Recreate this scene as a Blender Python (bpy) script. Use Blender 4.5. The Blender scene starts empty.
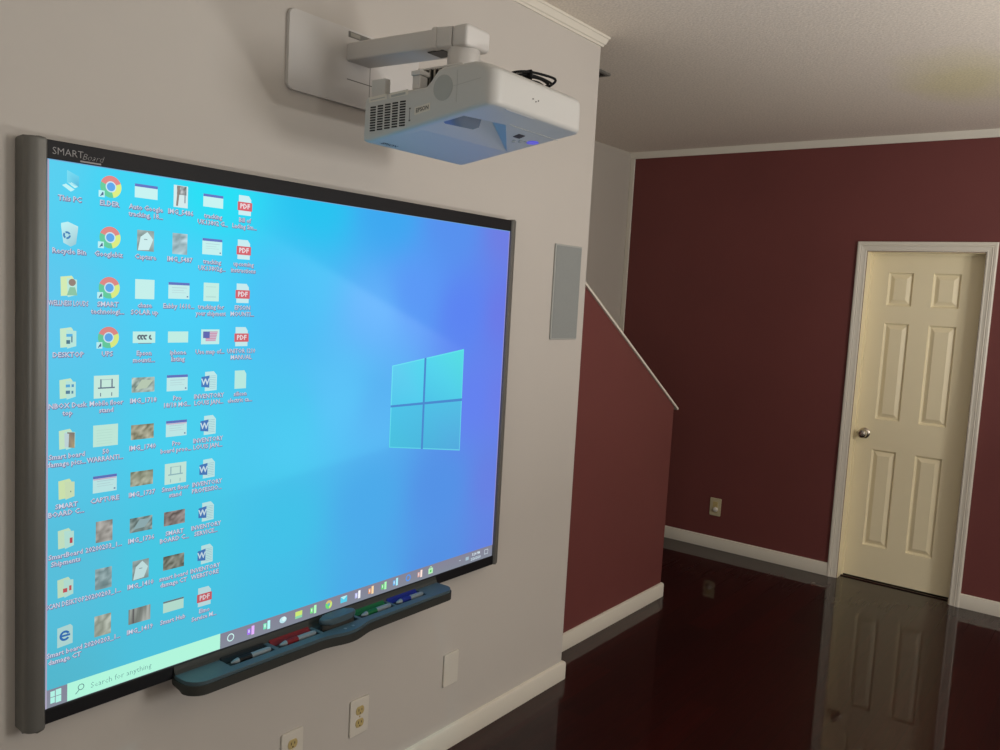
import bpy, bmesh, math, random
from mathutils import Vector, Matrix
random.seed(4)
S = bpy.context.scene
C = S.collection
# ------------------------------------------------------------------ measured place (metres)
ZC = 2.683                      # ceiling
XW = 2.165                      # end of the white wall
YK, XK = 0.16, 3.416            # half wall of the stairs
XF = 4.549                      # far wall
YS = 1.164                      # wall behind the stairs
YB = -0.045                     # face of the board
X0, X1, Z0, Z1 = 0.0, 1.565, 0.6876, 1.8543   # picture on the board

# ------------------------------------------------------------------ materials
def srgb(*c):
    return tuple(((v/255)/12.92 if v/255 <= 0.04045 else ((v/255+0.055)/1.055)**2.4) for v in c)
def mat(name, col, rough=0.5, metal=0.0, spec=0.5, coat=0.0, noise=None, bump=None, emit=None, estr=1.0):
    m = bpy.data.materials.new(name); m.use_nodes = True
    nt = m.node_tree; b = nt.nodes['Principled BSDF']
    b.inputs['Base Color'].default_value = (*col, 1)
    b.inputs['Roughness'].default_value = rough
    b.inputs['Metallic'].default_value = metal
    b.inputs['Specular IOR Level'].default_value = spec
    b.inputs['Coat Weight'].default_value = coat
    tc = nt.nodes.new('ShaderNodeTexCoord')
    if noise:
        sc, amt = noise
        n = nt.nodes.new('ShaderNodeTexNoise'); n.inputs['Scale'].default_value = sc; n.inputs['Detail'].default_value = 4
        nt.links.new(tc.outputs['Object'], n.inputs['Vector'])
        r = nt.nodes.new('ShaderNodeValToRGB')
        r.color_ramp.elements[0].position = .3; r.color_ramp.elements[1].position = .7
        r.color_ramp.elements[0].color = (*[max(0, c*(1-amt)) for c in col], 1)
        r.color_ramp.elements[1].color = (*[min(1, c*(1+amt)) for c in col], 1)
        nt.links.new(n.outputs['Fac'], r.inputs['Fac']); nt.links.new(r.outputs['Color'], b.inputs['Base Color'])
    if bump:
        sc, st, dist = bump
        n = nt.nodes.new('ShaderNodeTexNoise'); n.inputs['Scale'].default_value = sc; n.inputs['Detail'].default_value = 3
        nt.links.new(tc.outputs['Object'], n.inputs['Vector'])
        bp = nt.nodes.new('ShaderNodeBump'); bp.inputs['Strength'].default_value = st; bp.inputs['Distance'].default_value = dist
        nt.links.new(n.outputs['Fac'], bp.inputs['Height']); nt.links.new(bp.outputs['Normal'], b.inputs['Normal'])
    if emit:
        b.inputs['Emission Color'].default_value = (*emit, 1); b.inputs['Emission Strength'].default_value = estr
    return m

M = {}
M['white_wall'] = mat('white_wall_paint', srgb(196, 190, 182), .6, spec=.3, noise=(1.3, .02), bump=(60, .08, .002))
M['stair_wall'] = mat('stairwell_paint', srgb(190, 183, 172), .6, spec=.3, noise=(1.3, .02))
M['red_wall'] = mat('burgundy_paint', srgb(112, 60, 57), .55, spec=.35, noise=(2.0, .04), bump=(70, .08, .002))
M['trim'] = mat('white_trim_paint', srgb(222, 216, 202), .4, spec=.5, noise=(1.5, .012))
M['door'] = mat('cream_door_paint', srgb(243, 231, 196), .42, spec=.5, noise=(2, .015))
M['metal'] = mat('satin_nickel', srgb(190, 182, 168), .22, metal=1)
M['dark'] = mat('dark_door_backing', srgb(14, 11, 10), .8)
M['plate_white'] = mat('white_outlet_plastic', srgb(214, 208, 196), .38)
M['ivory'] = mat('ivory_outlet_plastic', srgb(190, 170, 115), .4)
M['beige'] = mat('beige_outlet_plastic', srgb(196, 184, 150), .4)
M['grille'] = mat('white_speaker_mesh', srgb(142, 146, 144), .6, bump=(900, .4, .001), noise=(900, .12))
M['rail'] = mat('grey_aluminium_rail', srgb(112, 111, 106), .42, metal=.25)
M['frame'] = mat('black_board_frame', srgb(22, 22, 25), .55, spec=.25)
M['tray'] = mat('charcoal_tray_plastic', srgb(52, 51, 47), .6, spec=.3)
M['tray_top'] = mat('teal_lit_tray_top', srgb(70, 84, 90), .5, spec=.3)  # grey with the projector's teal light put into the colour
M['silver'] = mat('silver_pen_plastic', srgb(112, 120, 124), .45)
M['grey_mark'] = mat('silver_print', srgb(150, 148, 148), .5)
M['proj'] = mat('white_projector_plastic', srgb(196, 195, 191), .42, spec=.5)
M['proj_grey'] = mat('pale_grey_plastic', srgb(170, 172, 168), .5)
M['mount'] = mat('white_mount_plastic', srgb(205, 202, 198), .4)
M['black'] = mat('black_plastic', srgb(20, 20, 20), .5)
M['cable'] = mat('black_cable_sheath', srgb(10, 10, 11), .7, spec=.2)
M['glass'] = mat('projector_window_glass', srgb(92, 116, 140), .1, spec=.8)
M['steel'] = mat('bare_steel_bracket', srgb(150, 148, 140), .35, metal=.9)
M['led'] = mat('blue_sensor', srgb(80, 80, 190), .3, emit=srgb(70, 70, 220), estr=.5)
for n, c in (('pen_black', (9, 10, 13)), ('pen_red', (112, 22, 26)), ('pen_green', (12, 86, 46)), ('pen_blue', (18, 32, 112))):
    M[n] = mat(n, srgb(*c), .6, spec=.2)

# floor: glossy dark cherry planks running along the board wall
def floor_mat():
    m = bpy.data.materials.new('dark_cherry_planks'); m.use_nodes = True
    nt = m.node_tree; b = nt.nodes['Principled BSDF']; L = nt.links.new
    tc = nt.nodes.new('ShaderNodeTexCoord')
    br = nt.nodes.new('ShaderNodeTexBrick')
    br.inputs['Scale'].default_value = 1; br.inputs['Brick Width'].default_value = 1.2; br.inputs['Row Height'].default_value = .125
    br.inputs['Mortar Size'].default_value = .0012; br.offset = .37
    br.inputs['Color1'].default_value = (*srgb(38, 7, 5), 1); br.inputs['Color2'].default_value = (*srgb(24, 5, 4), 1)
    br.inputs['Mortar'].default_value = (*srgb(16, 5, 5), 1)
    L(tc.outputs['Object'], br.inputs['Vector'])
    mp = nt.nodes.new('ShaderNodeMapping'); mp.inputs['Scale'].default_value = (2.5, 40, 1)
    L(tc.outputs['Object'], mp.inputs['Vector'])
    n = nt.nodes.new('ShaderNodeTexNoise'); n.inputs['Scale'].default_value = 1.5; n.inputs['Detail'].default_value = 6
    L(mp.outputs['Vector'], n.inputs['Vector'])
    r = nt.nodes.new('ShaderNodeValToRGB'); r.color_ramp.elements[0].color = (.3, .25, .25, 1); r.color_ramp.elements[1].color = (1.9, 1.3, 1.2, 1)
    L(n.outputs['Fac'], r.inputs['Fac'])
    mx = nt.nodes.new('ShaderNodeMix'); mx.data_type = 'RGBA'; mx.blend_type = 'MULTIPLY'; mx.inputs['Factor'].default_value = 1
    L(br.outputs['Color'], mx.inputs['A']); L(r.outputs['Color'], mx.inputs['B']); L(mx.outputs['Result'], b.inputs['Base Color'])
    b.inputs['Roughness'].default_value = .5
    b.inputs['Specular IOR Level'].default_value = .1
    b.inputs['Coat Weight'].default_value = 1; b.inputs['Coat Roughness'].default_value = .022; b.inputs['Coat IOR'].default_value = 1.29
    n2 = nt.nodes.new('ShaderNodeTexNoise'); n2.inputs['Scale'].default_value = 6; L(mp.outputs['Vector'], n2.inputs['Vector'])
    bp = nt.nodes.new('ShaderNodeBump'); bp.inputs['Strength'].default_value = .012; bp.inputs['Distance'].default_value = .002
    L(n2.outputs['Fac'], bp.inputs['Height']); L(bp.outputs['Normal'], b.inputs['Coat Normal'])
    return m
M['floor'] = floor_mat()

def ceiling_mat():
    m = bpy.data.materials.new('textured_ceiling'); m.use_nodes = True
    nt = m.node_tree; b = nt.nodes['Principled BSDF']; L = nt.links.new
    tc = nt.nodes.new('ShaderNodeTexCoord')
    n = nt.nodes.new('ShaderNodeTexNoise'); n.inputs['Scale'].default_value = 95; n.inputs['Detail'].default_value = 3
    L(tc.outputs['Object'], n.inputs['Vector'])
    bp = nt.nodes.new('ShaderNodeBump'); bp.inputs['Strength'].default_value = .28; bp.inputs['Distance'].default_value = .005
    L(n.outputs['Fac'], bp.inputs['Height']); L(bp.outputs['Normal'], b.inputs['Normal'])
    # yellowish patch with a ragged outline
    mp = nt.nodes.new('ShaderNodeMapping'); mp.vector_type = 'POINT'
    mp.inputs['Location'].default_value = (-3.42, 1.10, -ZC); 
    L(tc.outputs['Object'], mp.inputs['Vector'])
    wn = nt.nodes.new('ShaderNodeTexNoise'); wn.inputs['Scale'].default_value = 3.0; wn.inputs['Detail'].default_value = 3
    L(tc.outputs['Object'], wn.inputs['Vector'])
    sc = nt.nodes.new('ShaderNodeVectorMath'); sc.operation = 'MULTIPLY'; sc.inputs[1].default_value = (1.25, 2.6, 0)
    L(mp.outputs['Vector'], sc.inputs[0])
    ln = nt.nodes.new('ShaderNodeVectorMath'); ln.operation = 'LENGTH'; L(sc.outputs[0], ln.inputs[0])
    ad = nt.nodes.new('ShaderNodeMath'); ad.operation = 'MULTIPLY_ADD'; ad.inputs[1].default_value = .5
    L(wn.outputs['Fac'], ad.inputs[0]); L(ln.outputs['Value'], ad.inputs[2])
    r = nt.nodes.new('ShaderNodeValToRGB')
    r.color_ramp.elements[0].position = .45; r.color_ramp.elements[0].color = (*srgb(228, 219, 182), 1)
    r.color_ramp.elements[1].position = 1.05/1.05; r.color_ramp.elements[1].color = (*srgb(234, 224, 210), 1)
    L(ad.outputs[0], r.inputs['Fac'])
    n3 = nt.nodes.new('ShaderNodeTexNoise'); n3.inputs['Scale'].default_value = 110; L(tc.outputs['Object'], n3.inputs['Vector'])
    r3 = nt.nodes.new('ShaderNodeValToRGB'); r3.color_ramp.elements[0].position = .3; r3.color_ramp.elements[1].position = .7
    r3.color_ramp.elements[0].color = (.86, .86, .86, 1); r3.color_ramp.elements[1].color = (1.08, 1.08, 1.08, 1)
    L(n3.outputs['Fac'], r3.inputs['Fac'])
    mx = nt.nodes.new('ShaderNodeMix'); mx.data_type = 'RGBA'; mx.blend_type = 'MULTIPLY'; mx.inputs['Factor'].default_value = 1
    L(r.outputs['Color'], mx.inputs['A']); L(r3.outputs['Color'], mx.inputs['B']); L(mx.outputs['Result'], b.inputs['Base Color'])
    b.inputs['Roughness'].default_value = .85
    return m
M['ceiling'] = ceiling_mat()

def picture_mat():      # what the board shows: colour per point, given off as light
    m = bpy.data.materials.new('projected_picture'); m.use_nodes = True
    nt = m.node_tree; nt.nodes.clear()
    o = nt.nodes.new('ShaderNodeOutputMaterial'); e = nt.nodes.new('ShaderNodeEmission'); a = nt.nodes.new('ShaderNodeVertexColor')
    a.layer_name = 'Col'; e.inputs['Strength'].default_value = 1.0
    nt.links.new(a.outputs['Color'], e.inputs['Color']); nt.links.new(e.outputs[0], o.inputs[0])
    return m
M['picture'] = picture_mat()

# ------------------------------------------------------------------ mesh helpers
def finish(name, bm, m, parent=None, smooth=False, sharp=35):
    me = bpy.data.meshes.new(name)
    bmesh.ops.recalc_face_normals(bm, faces=bm.faces)
    bm.to_mesh(me); bm.free()
    for x in (m if isinstance(m, (list, tuple)) else [m]): me.materials.append(x)
    if smooth:
        for p in me.polygons: p.use_smooth = True
        me.set_sharp_from_angle(angle=math.radians(sharp))
    o = bpy.data.objects.new(name, me); C.objects.link(o)
    if parent: o.parent = parent; o.matrix_parent_inverse = Matrix.Identity(4); set_local(o, parent)
    return o
def set_local(o, parent):       # meshes are written in world metres; keep them there under a parent placed elsewhere
    root = parent; off = Vector((0, 0, 0))
    while root: off += root.location; root = root.parent
    o.data.transform(Matrix.Translation(-off))
def empty(name, loc):
    o = bpy.data.objects.new(name, None); C.objects.link(o); o.location = loc; o.empty_display_size = .1
    return o
def tag(o, label, cat, group=None):
    o['label'] = label; o['category'] = cat
    if group: o['group'] = group
    return o
def struct(o): o['kind'] = 'structure'; return o
def box(bm, a, b, bev=0, seg=2, mi=0):
    lo = Vector([min(a[i], b[i]) for i in range(3)]); hi = Vector([max(a[i], b[i]) for i in range(3)])
    vs = [bm.verts.new((x, y, z)) for x in (lo.x, hi.x) for y in (lo.y, hi.y) for z in (lo.z, hi.z)]
    fs = [bm.faces.new([vs[i] for i in f]) for f in ((0,1,3,2),(4,6,7,5),(0,4,5,1),(2,3,7,6),(0,2,6,4),(1,5,7,3))]
    for f in fs: f.material_index = mi
    if bev:
        es = list({e for f in fs for e in f.edges})
        r = bmesh.ops.bevel(bm, geom=es, offset=bev, segments=seg, affect='EDGES', profile=.5)
        for f in r['faces']: f.material_index = mi
def prism(bm, pts, axis, a, b, bev=0, seg=2, mi=0, which='all'):
    # pts: 2D outline; axis 'x': (y,z), 'y': (x,z), 'z': (x,y)
    def v(p, t): return {'x': (t, p[0], p[1]), 'y': (p[0], t, p[1]), 'z': (p[0], p[1], t)}[axis]
    A = [bm.verts.new(v(p, a)) for p in pts]; B = [bm.verts.new(v(p, b)) for p in pts]
    n = len(pts); fs = [bm.faces.new(A), bm.faces.new(B[::-1])]
    for i in range(n): fs.append(bm.faces.new([A[i], B[i], B[(i+1) % n], A[(i+1) % n]]))
    for f in fs: f.material_index = mi
    if bev:
        if which == 'caps': es = list({e for f in fs[:2] for e in f.edges})
        else: es = list({e for f in fs for e in f.edges})
        r = bmesh.ops.bevel(bm, geom=es, offset=bev, segments=seg, affect='EDGES', profile=.5)
        for f in r['faces']: f.material_index = mi
def cyl(bm, p, q, r, r2=None, n=24, mi=0):
    p = Vector(p); q = Vector(q); d = (q-p).normalized(); r2 = r if r2 is None else r2
    u = d.orthogonal().normalized(); w = d.cross(u)
    A = [bm.verts.new(p+(u*math.cos(t)+w*math.sin(t))*r) for t in [2*math.pi*i/n for i in range(n)]]
    B = [bm.verts.new(q+(u*math.cos(t)+w*math.sin(t))*r2) for t in [2*math.pi*i/n for i in range(n)]]
    fs = [bm.faces.new(A[::-1]), bm.faces.new(B)]
    for i in range(n): fs.append(bm.faces.new([A[i], A[(i+1) % n], B[(i+1) % n], B[i]]))
    for f in fs: f.material_index = mi
def lathe(bm, p, d, prof, n=28, mi=0):      # prof: (distance along d, radius)
    p = Vector(p); d = Vector(d).normalized(); u = d.orthogonal().normalized(); w = d.cross(u)
    rings = []
    for (t, r) in prof:
        rings.append([bm.verts.new(p+d*t+(u*math.cos(a)+w*math.sin(a))*max(r, 1e-5)) for a in [2*math.pi*i/n for i in range(n)]])
    for A, B in zip(rings, rings[1:]):
        for i in range(n): bm.faces.new([A[i], A[(i+1) % n], B[(i+1) % n], B[i]]).material_index = mi
    bm.faces.new(rings[0][::-1]).material_index = mi; bm.faces.new(rings[-1]).material_index = mi
def tube(bm, pts, r, n=8, mi=0):
    pts = [Vector(p) for p in pts]; rings = []; up = Vector((0, 0, 1))
    for i, p in enumerate(pts):
        d = (pts[min(i+1, len(pts)-1)]-pts[max(i-1, 0)]).normalized()
        u = d.cross(up)
        if u.length < .05: u = d.cross(Vector((1, 0, 0)))
        u.normalize(); w = d.cross(u)
        rings.append([bm.verts.new(p+(u*math.cos(t)+w*math.sin(t))*r) for t in [2*math.pi*k/n for k in range(n)]])
    for A, B in zip(rings, rings[1:]):
        for k in range(n): bm.faces.new([A[k], A[(k+1) % n], B[(k+1) % n], B[k]]).material_index = mi
    bm.faces.new(rings[0][::-1]); bm.faces.new(rings[-1])
def sweep(bm, prof, path, closed=False, mi=0):
    # prof: list of (out, z); path: list of (x, y, outx, outy): corner points and the mitred outward direction
    rings = [[bm.verts.new((x+ox*o, y+oy*o, z)) for (o, z) in prof] for (x, y, ox, oy) in path]
    n = len(prof)
    for A, B in zip(rings, rings[1:]):
        for i in range(n): bm.faces.new([A[i], A[(i+1) % n], B[(i+1) % n], B[i]]).material_index = mi
    bm.faces.new(rings[0][::-1]); bm.faces.new(rings[-1])
def text_mesh(s, size, align='CENTER', res=2, offset=0.0, depth=0.0, shear=0.0):
    cu = bpy.data.curves.new('t', 'FONT'); cu.body = s; cu.size = size; cu.align_x = align; cu.resolution_u = res
    cu.offset = offset; cu.extrude = depth; cu.shear = shear
    o = bpy.data.objects.new('t', cu); C.objects.link(o)
    dg = bpy.context.evaluated_depsgraph_get(); dg.update()
    me = bpy.data.meshes.new_from_object(o.evaluated_get(dg))
    vs = [v.co.copy() for v in me.vertices]; fs = [tuple(p.vertices) for p in me.polygons]
    bpy.data.objects.remove(o); bpy.data.curves.remove(cu); bpy.data.meshes.remove(me)
    return vs, fs
def add_text(bm, s, size, f, mi=0, **k):         # f maps (x, y, z) of the text to the place
    vs, fs = text_mesh(s, size, **k)
    V = [bm.verts.new(f(*v)) for v in vs]
    for t in fs:
        try: bm.faces.new([V[i] for i in t]).material_index = mi
        except ValueError: pass

# ------------------------------------------------------------------ the room
XL, YBK = -3.6, -4.25          # wall behind the camera on the left, wall opposite the board
bm = bmesh.new(); box(bm, (XL-.15, YBK-.15, -.1), (XF+1.2, YS+.15, 0)); struct(finish('floor', bm, M['floor']))
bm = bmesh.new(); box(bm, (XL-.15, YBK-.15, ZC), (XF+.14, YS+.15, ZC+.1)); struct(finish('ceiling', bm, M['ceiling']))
bm = bmesh.new(); box(bm, (XL, 0, 0), (XW, .28, ZC), .004, 1); struct(finish('wall_left', bm, M['white_wall']))
bm = bmesh.new(); prism(bm, [(XW, 0), (XK, 0), (XK, 1.076), (XW, 1.076+.6155*(XK-XW))], 'y', YK, .28); struct(finish('wall_stair_half', bm, M['red_wall']))
bm = bmesh.new(); box(bm, (XL, YS, 0), (XF, YS+.12, ZC)); struct(finish('wall_stairwell', bm, M['stair_wall']))
bm = bmesh.new()
DY0, DY1, DZ = -.483, -1.105, 2.012            # door opening
box(bm, (XF, DY0, 0), (XF+.13, YS+.12, ZC)); box(bm, (XF, YBK, 0), (XF+.13, DY1, ZC)); box(bm, (XF, DY1, DZ), (XF+.13, DY0, ZC))
struct(finish('wall_far', bm, M['red_wall']))
bm = bmesh.new(); box(bm, (XL-.12, YBK-.12, 0), (XL, YS+.12, ZC)); struct(finish('wall_behind', bm, M['white_wall']))
# wall opposite the board, with the window the daylight comes through
WX0, WX1, WZ0, WZ1 = 1.6, 2.5, 1.35, 2.4
bm = bmesh.new()
box(bm, (XL, YBK-.12, 0), (WX0, YBK, ZC)); box(bm, (WX1, YBK-.12, 0), (XF+.13, YBK, ZC))
box(bm, (WX0, YBK-.12, 0), (WX1, YBK, WZ0)); box(bm, (WX0, YBK-.12, WZ1), (WX1, YBK, ZC))
struct(finish('wall_opposite', bm, M['white_wall']))
bm = bmesh.new()
for a, b in (((WX0, WZ0), (WX0+.05, WZ1)), ((WX1-.05, WZ0), (WX1, WZ1)), ((WX0, WZ0), (WX1, WZ0+.05)), ((WX0, WZ1-.05), (WX1, WZ1))):
    box(bm, (a[0], YBK-.1, a[1]), (b[0], YBK-.04, b[1]))
struct(finish('window_1', bm, M['trim']))

bm = bmesh.new()      # added window frame round the side fill light; the wall has no opening
for a, b in (((-3.25, .85), (-3.2, 2.15)), ((-2.0, .85), (-1.95, 2.15)), ((-3.25, .85), (-1.95, .9)), ((-3.25, 2.1), (-1.95, 2.15))):
    box(bm, (XL+.001, a[0], a[1]), (XL+.04, b[0], b[1]))
struct(finish('added_window_frame', bm, M['trim']))

# baseboards
BP = [(0, 0), (.013, 0), (.014, .004), (.014, .068), (.011, .077), (.005, .081), (0, .081)]
bm = bmesh.new(); sweep(bm, BP, [(XL, 0, 0, -1), (XW, 0, 1, -1), (XW, YK-.0145, 1, 0)]); struct(finish('baseboard_left', bm, M['trim'], smooth=True))
bm = bmesh.new(); sweep(bm, BP, [(XW, YK, 0, -1), (XK, YK, 1, -1), (XK, .28, 1, 0)]); struct(finish('baseboard_half_wall', bm, M['trim'], smooth=True))
bm = bmesh.new(); sweep(bm, BP, [(XF, YS, -1, 0), (XF, -.4265, -1, 0)]); sweep(bm, BP, [(XF, -1.162, -1, 0), (XF, YBK, -1, 0)])
struct(finish('baseboard_far', bm, M['trim'], smooth=True))
# crown mouldings
cz = ZC-.0005
CP = [(0, cz-.040), (.006, cz-.040), (.008, cz-.033), (.013, cz-.030), (.019, cz-.014), (.021, cz-.010), (.025, cz-.008), (.026, cz), (0, cz)]
bm = bmesh.new(); sweep(bm, CP, [(XL, 0, 0, -1), (XW, 0, 1, -1), (XW, .27, 1, 0)]); struct(finish('trim_1', bm, M['trim'], smooth=True, sharp=20))
bm = bmesh.new(); sweep(bm, [(0, cz-.042), (.010, cz-.042), (.014, cz-.03), (.024, cz-.012), (.026, cz), (0, cz)], [(XF, YS, -1, 0), (XF, YBK, -1, 0)]); struct(finish('trim_2', bm, M['trim'], smooth=True, sharp=20))
# corner strip where the stairwell wall meets the far wall
bm = bmesh.new(); box(bm, (XF-.012, YS-.034, 0.08), (XF, YS-.0005, ZC-.043), .003); struct(finish('trim_3', bm, M['trim']))
# sloping cap of the half wall
sl = .6155; zc0 = 1.072
bm = bmesh.new()
xa, xb = XW+.001, XK+.037
prism(bm, [(xa, zc0+.0042+sl*(XK-xa)), (xb, zc0+.0042+sl*(XK-xb)), (xb+.003, zc0+sl*(XK-xb)+.016), (xa, zc0+sl*(XK-xa)+.018)], 'y', YK-.011, .291, .0015, 1)
struct(finish('trim_4', bm, M['trim']))
# hidden behind the half wall: the lowest steps of the stairs
bm = bmesh.new()
for i in range(6):
    box(bm, (XK-.05-.27*i, .281, 0 if i == 0 else .178*i-.02), (XK-.32-.27*i, YS-.001, .178*(i+1)))
struct(finish('floor_stairs', bm, M['floor']))

# door
dr = struct(empty('door_1', (XF+.09, (DY0+DY1)/2, 0)))
def door_slab():
    bm = bmesh.new()
    xf = XF+.09; ya, yb, za, zb = DY0-.003, DY1+.003, .012, DZ-.003
    ys = [ya, -.592, -.731, -.836, -.982, yb]; zs = [za, .22, .818, 1.006, 1.592, 1.697, 1.895, zb]
    pan = {(1, 1), (3, 1), (1, 3), (3, 3), (1, 5), (3, 5)}
    cache = {}
    def V(x, y, z):
        k = (round(x, 5), round(y, 5), round(z, 5))
        if k not in cache: cache[k] = bm.verts.new((x, y, z))
        return cache[k]
    for i in range(5):
        for j in range(7):
            y0, y1, z0, z1 = ys[i], ys[i+1], zs[j], zs[j+1]
            if (i, j) in pan:
                rings = []
                for (ins, dep) in ((0, 0), (.006, .011), (.012, .0135), (.036, .002), (.039, .002)):
                    rings.append([V(xf+dep, y0-ins, z0+ins), V(xf+dep, y1+ins, z0+ins), V(xf+dep, y1+ins, z1-ins), V(xf+dep, y0-ins, z1-ins)])
                for A, B in zip(rings, rings[1:]):
                    for k in range(4): bm.faces.new([A[k], A[(k+1) % 4], B[(k+1) % 4], B[k]])
                bm.faces.new(rings[-1])
            else: bm.faces.new([V(xf, y0, z0), V(xf, y1, z0), V(xf, y1, z1), V(xf, y0, z1)])
    # edges and back
    for a, b in (((ya, za), (yb, za)), ((yb, za), (yb, zb)), ((yb, zb), (ya, zb)), ((ya, zb), (ya, za))):
        bm.faces.new([bm.verts.new(p) for p in ((xf, *a), (xf, *b), (xf+.035, *b), (xf+.035, *a))])
    bm.faces.new([bm.verts.new(p) for p in ((xf+.035, ya, za), (xf+.035, yb, za), (xf+.035, yb, zb), (xf+.035, ya, zb))])
    me_bm = bm
    return me_bm
finish('door_panel', door_slab(), M['door'], dr)
bm = bmesh.new()      # jamb with its stop
j = .0
box(bm, (XF-.001, DY0, 0), (XF+.13, DY0-.0025, DZ)); box(bm, (XF-.001, DY1+.0025, 0), (XF+.13, DY1, DZ)); box(bm, (XF-.001, DY1, DZ-.0025), (XF+.13, DY0, DZ))
box(bm, (XF+.076, DY0-.0025, 0), (XF+.0885, DY0-.013, DZ-.0025)); box(bm, (XF+.076, DY1+.0025, 0), (XF+.0885, DY1+.013, DZ-.0025)); box(bm, (XF+.076, DY1+.013, DZ-.013), (XF+.0885, DY0-.013, DZ-.0025))
finish('door_jamb', bm, M['door'], dr)
bm = bmesh.new()      # casing: stepped profile swept round the opening (w = width outward from the opening, t = thickness)
prof = [(0.003, 0), (.003, .008), (.010, .011), (.014, .0095), (.030, .012), (.033, .0155), (.037, .0125), (.041, .016), (.052, .017), (.058, .014), (.058, 0)]
path = [(DY0, 0, 1, 0), (DY0, DZ, 1, 1), (DY1, DZ, -1, 1), (DY1, 0, -1, 0)]
rings = [[bm.verts.new((XF-t, y+oy*w, z+oz*w)) for (w, t) in prof] for (y, z, oy, oz) in path]
for A, B in zip(rings, rings[1:]):
    for i in range(len(prof)): bm.faces.new([A[i], A[(i+1) % len(prof)], B[(i+1) % len(prof)], B[i]])
bm.faces.new(rings[0]); bm.faces.new(rings[-1])
finish('door_casing', bm, M['trim'], dr)
kb = (XF+.09, -.541, .911)
bm = bmesh.new(); lathe(bm, kb, (-1, 0, 0), [(0, .033), (.004, .033), (.009, .028), (.012, .014), (.032, .013), (.036, .019), (.044, .026), (.054, .0275), (.062, .024), (.067, .015), (.0665, .006), (.0665, .001)])
kn = finish('door_knob', bm, M['metal'], dr, smooth=True)
bm = bmesh.new(); box(bm, (XF+.06, DY0-.003, 0.0005), (XF+.13, DY1+.003, .006), .002, 1); finish('threshold', bm, M['floor'], dr)
bm = bmesh.new(); box(bm, (XF+.15, DY0+.3, -.02), (XF+.17, DY1-.3, 2.2)); struct(finish('added_door_backing', bm, M['dark']))  # added dark backing, keeps stray light out of the door gap

# ------------------------------------------------------------------ ceiling register behind the corner
t = tag(empty('ceiling_vent', (2.55, .30, ZC)), 'dark edge of a ceiling air vent poking out behind the white wall corner', 'vent')
bm = bmesh.new()
for a, b in (((2.36, .245), (2.66, .262)), ((2.36, .375), (2.66, .392)), ((2.36, .262), (2.378, .375)), ((2.642, .262), (2.66, .375))):
    box(bm, (a[0], a[1], ZC-.012), (b[0], b[1], ZC-.0005), .002, 1)
finish('frame', bm, M['rail'], t)
bm = bmesh.new()
for i in range(7):
    y = .268+i*.0155; prism(bm, [(y, ZC-.002), (y+.010, ZC-.011), (y+.0115, ZC-.010), (y+.0015, ZC-.001)], 'x', 2.378, 2.642)
finish('louvre', bm, M['black'], t)

# ------------------------------------------------------------------ in-wall speaker
sp = tag(empty('wall_speaker', (2.012, 0, 1.655)), 'tall narrow light grey speaker grille on white wall beside the corner', 'speaker')
bm = bmesh.new()
x0, x1, z0, z1 = 1.917, 2.107, 1.468, 1.841
prism(bm, [(x0, z0), (x1, z0), (x1, z1), (x0, z1)], 'y', -.0005, -.0075, .0025, 2); finish('frame', bm, M['proj_grey'], sp)
bm = bmesh.new(); box(bm, (x0+.006, -.0078, z0+.006), (x1-.006, -.0095, z1-.006), .0006, 1); finish('grille', bm, M['grille'], sp)

# ------------------------------------------------------------------ wall plates
def rect_round(x0, x1, z0, z1, r, n=4):
    pts = []
    for cx, cz_, a0 in ((x1-r, z0+r, -90), (x1-r, z1-r, 0), (x0+r, z1-r, 90), (x0+r, z0+r, 180)):
        for k in range(n+1):
            a = math.radians(a0+90*k/n); pts.append((cx+r*math.cos(a), cz_+r*math.sin(a)))
    return pts
def outlet(name, cx, cz, label, duplex=True, group=None):
    o = tag(empty(name, (cx, 0, cz)), label, 'outlet' if duplex else 'wall plate', group)
    bm = bmesh.new(); prism(bm, rect_round(cx-.039, cx+.039, cz-.0595, cz+.0595, .005), 'y', -.0005, -.0065, .0018, 2); finish('cover_plate', bm, M['plate_white'], o)
    if duplex:
        for s in (1, -1):
            zc_ = cz+s*.0205; pts = []
            for k in range(24):
                a = 2*math.pi*k/24; pts.append((cx+.0172*math.cos(a), zc_+max(-.0135, min(.0135, .0172*math.sin(a)))))
            bm = bmesh.new(); prism(bm, pts, 'y', -.006, -.0085, .0006, 1); so = finish('socket', bm, M['ivory'], o)
            bm = bmesh.new()
            for dx, hh in ((-.0063, .0042), (.0063, .0034)): box(bm, (cx+dx-.0012, -.0084, zc_+.0025-hh), (cx+dx+.0012, -.0088, zc_+.0025+hh))
            cyl(bm, (cx, -.0084, zc_-.0085), (cx, -.0088, zc_-.0085), .0024, n=12); finish('slot', bm, M['black'], so)
        bm = bmesh.new(); lathe(bm, (cx, -.006, cz), (0, -1, 0), [(0, .003), (.001, .003), (.0018, .0018)], 12); finish('screw', bm, M['ivory'], o)
    else:
        for s in (1, -1):
            bm = bmesh.new(); lathe(bm, (cx, -.006, cz+s*.042), (0, -1, 0), [(0, .0028), (.0008, .0028), (.0014, .0016)], 12); finish('screw', bm, M['plate_white'], o)
    return o
outlet('power_outlet', .712, .2835, 'white outlet plate with ivory sockets cut off by the bottom edge, leftmost', True)
outlet('power_outlet', .9755, .2865, 'white plate with two ivory sockets on white wall, below pen tray eraser')
outlet('blank_wall_plate', 1.4155, .297, 'blank white wall plate without sockets, low on the white wall', False)
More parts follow.
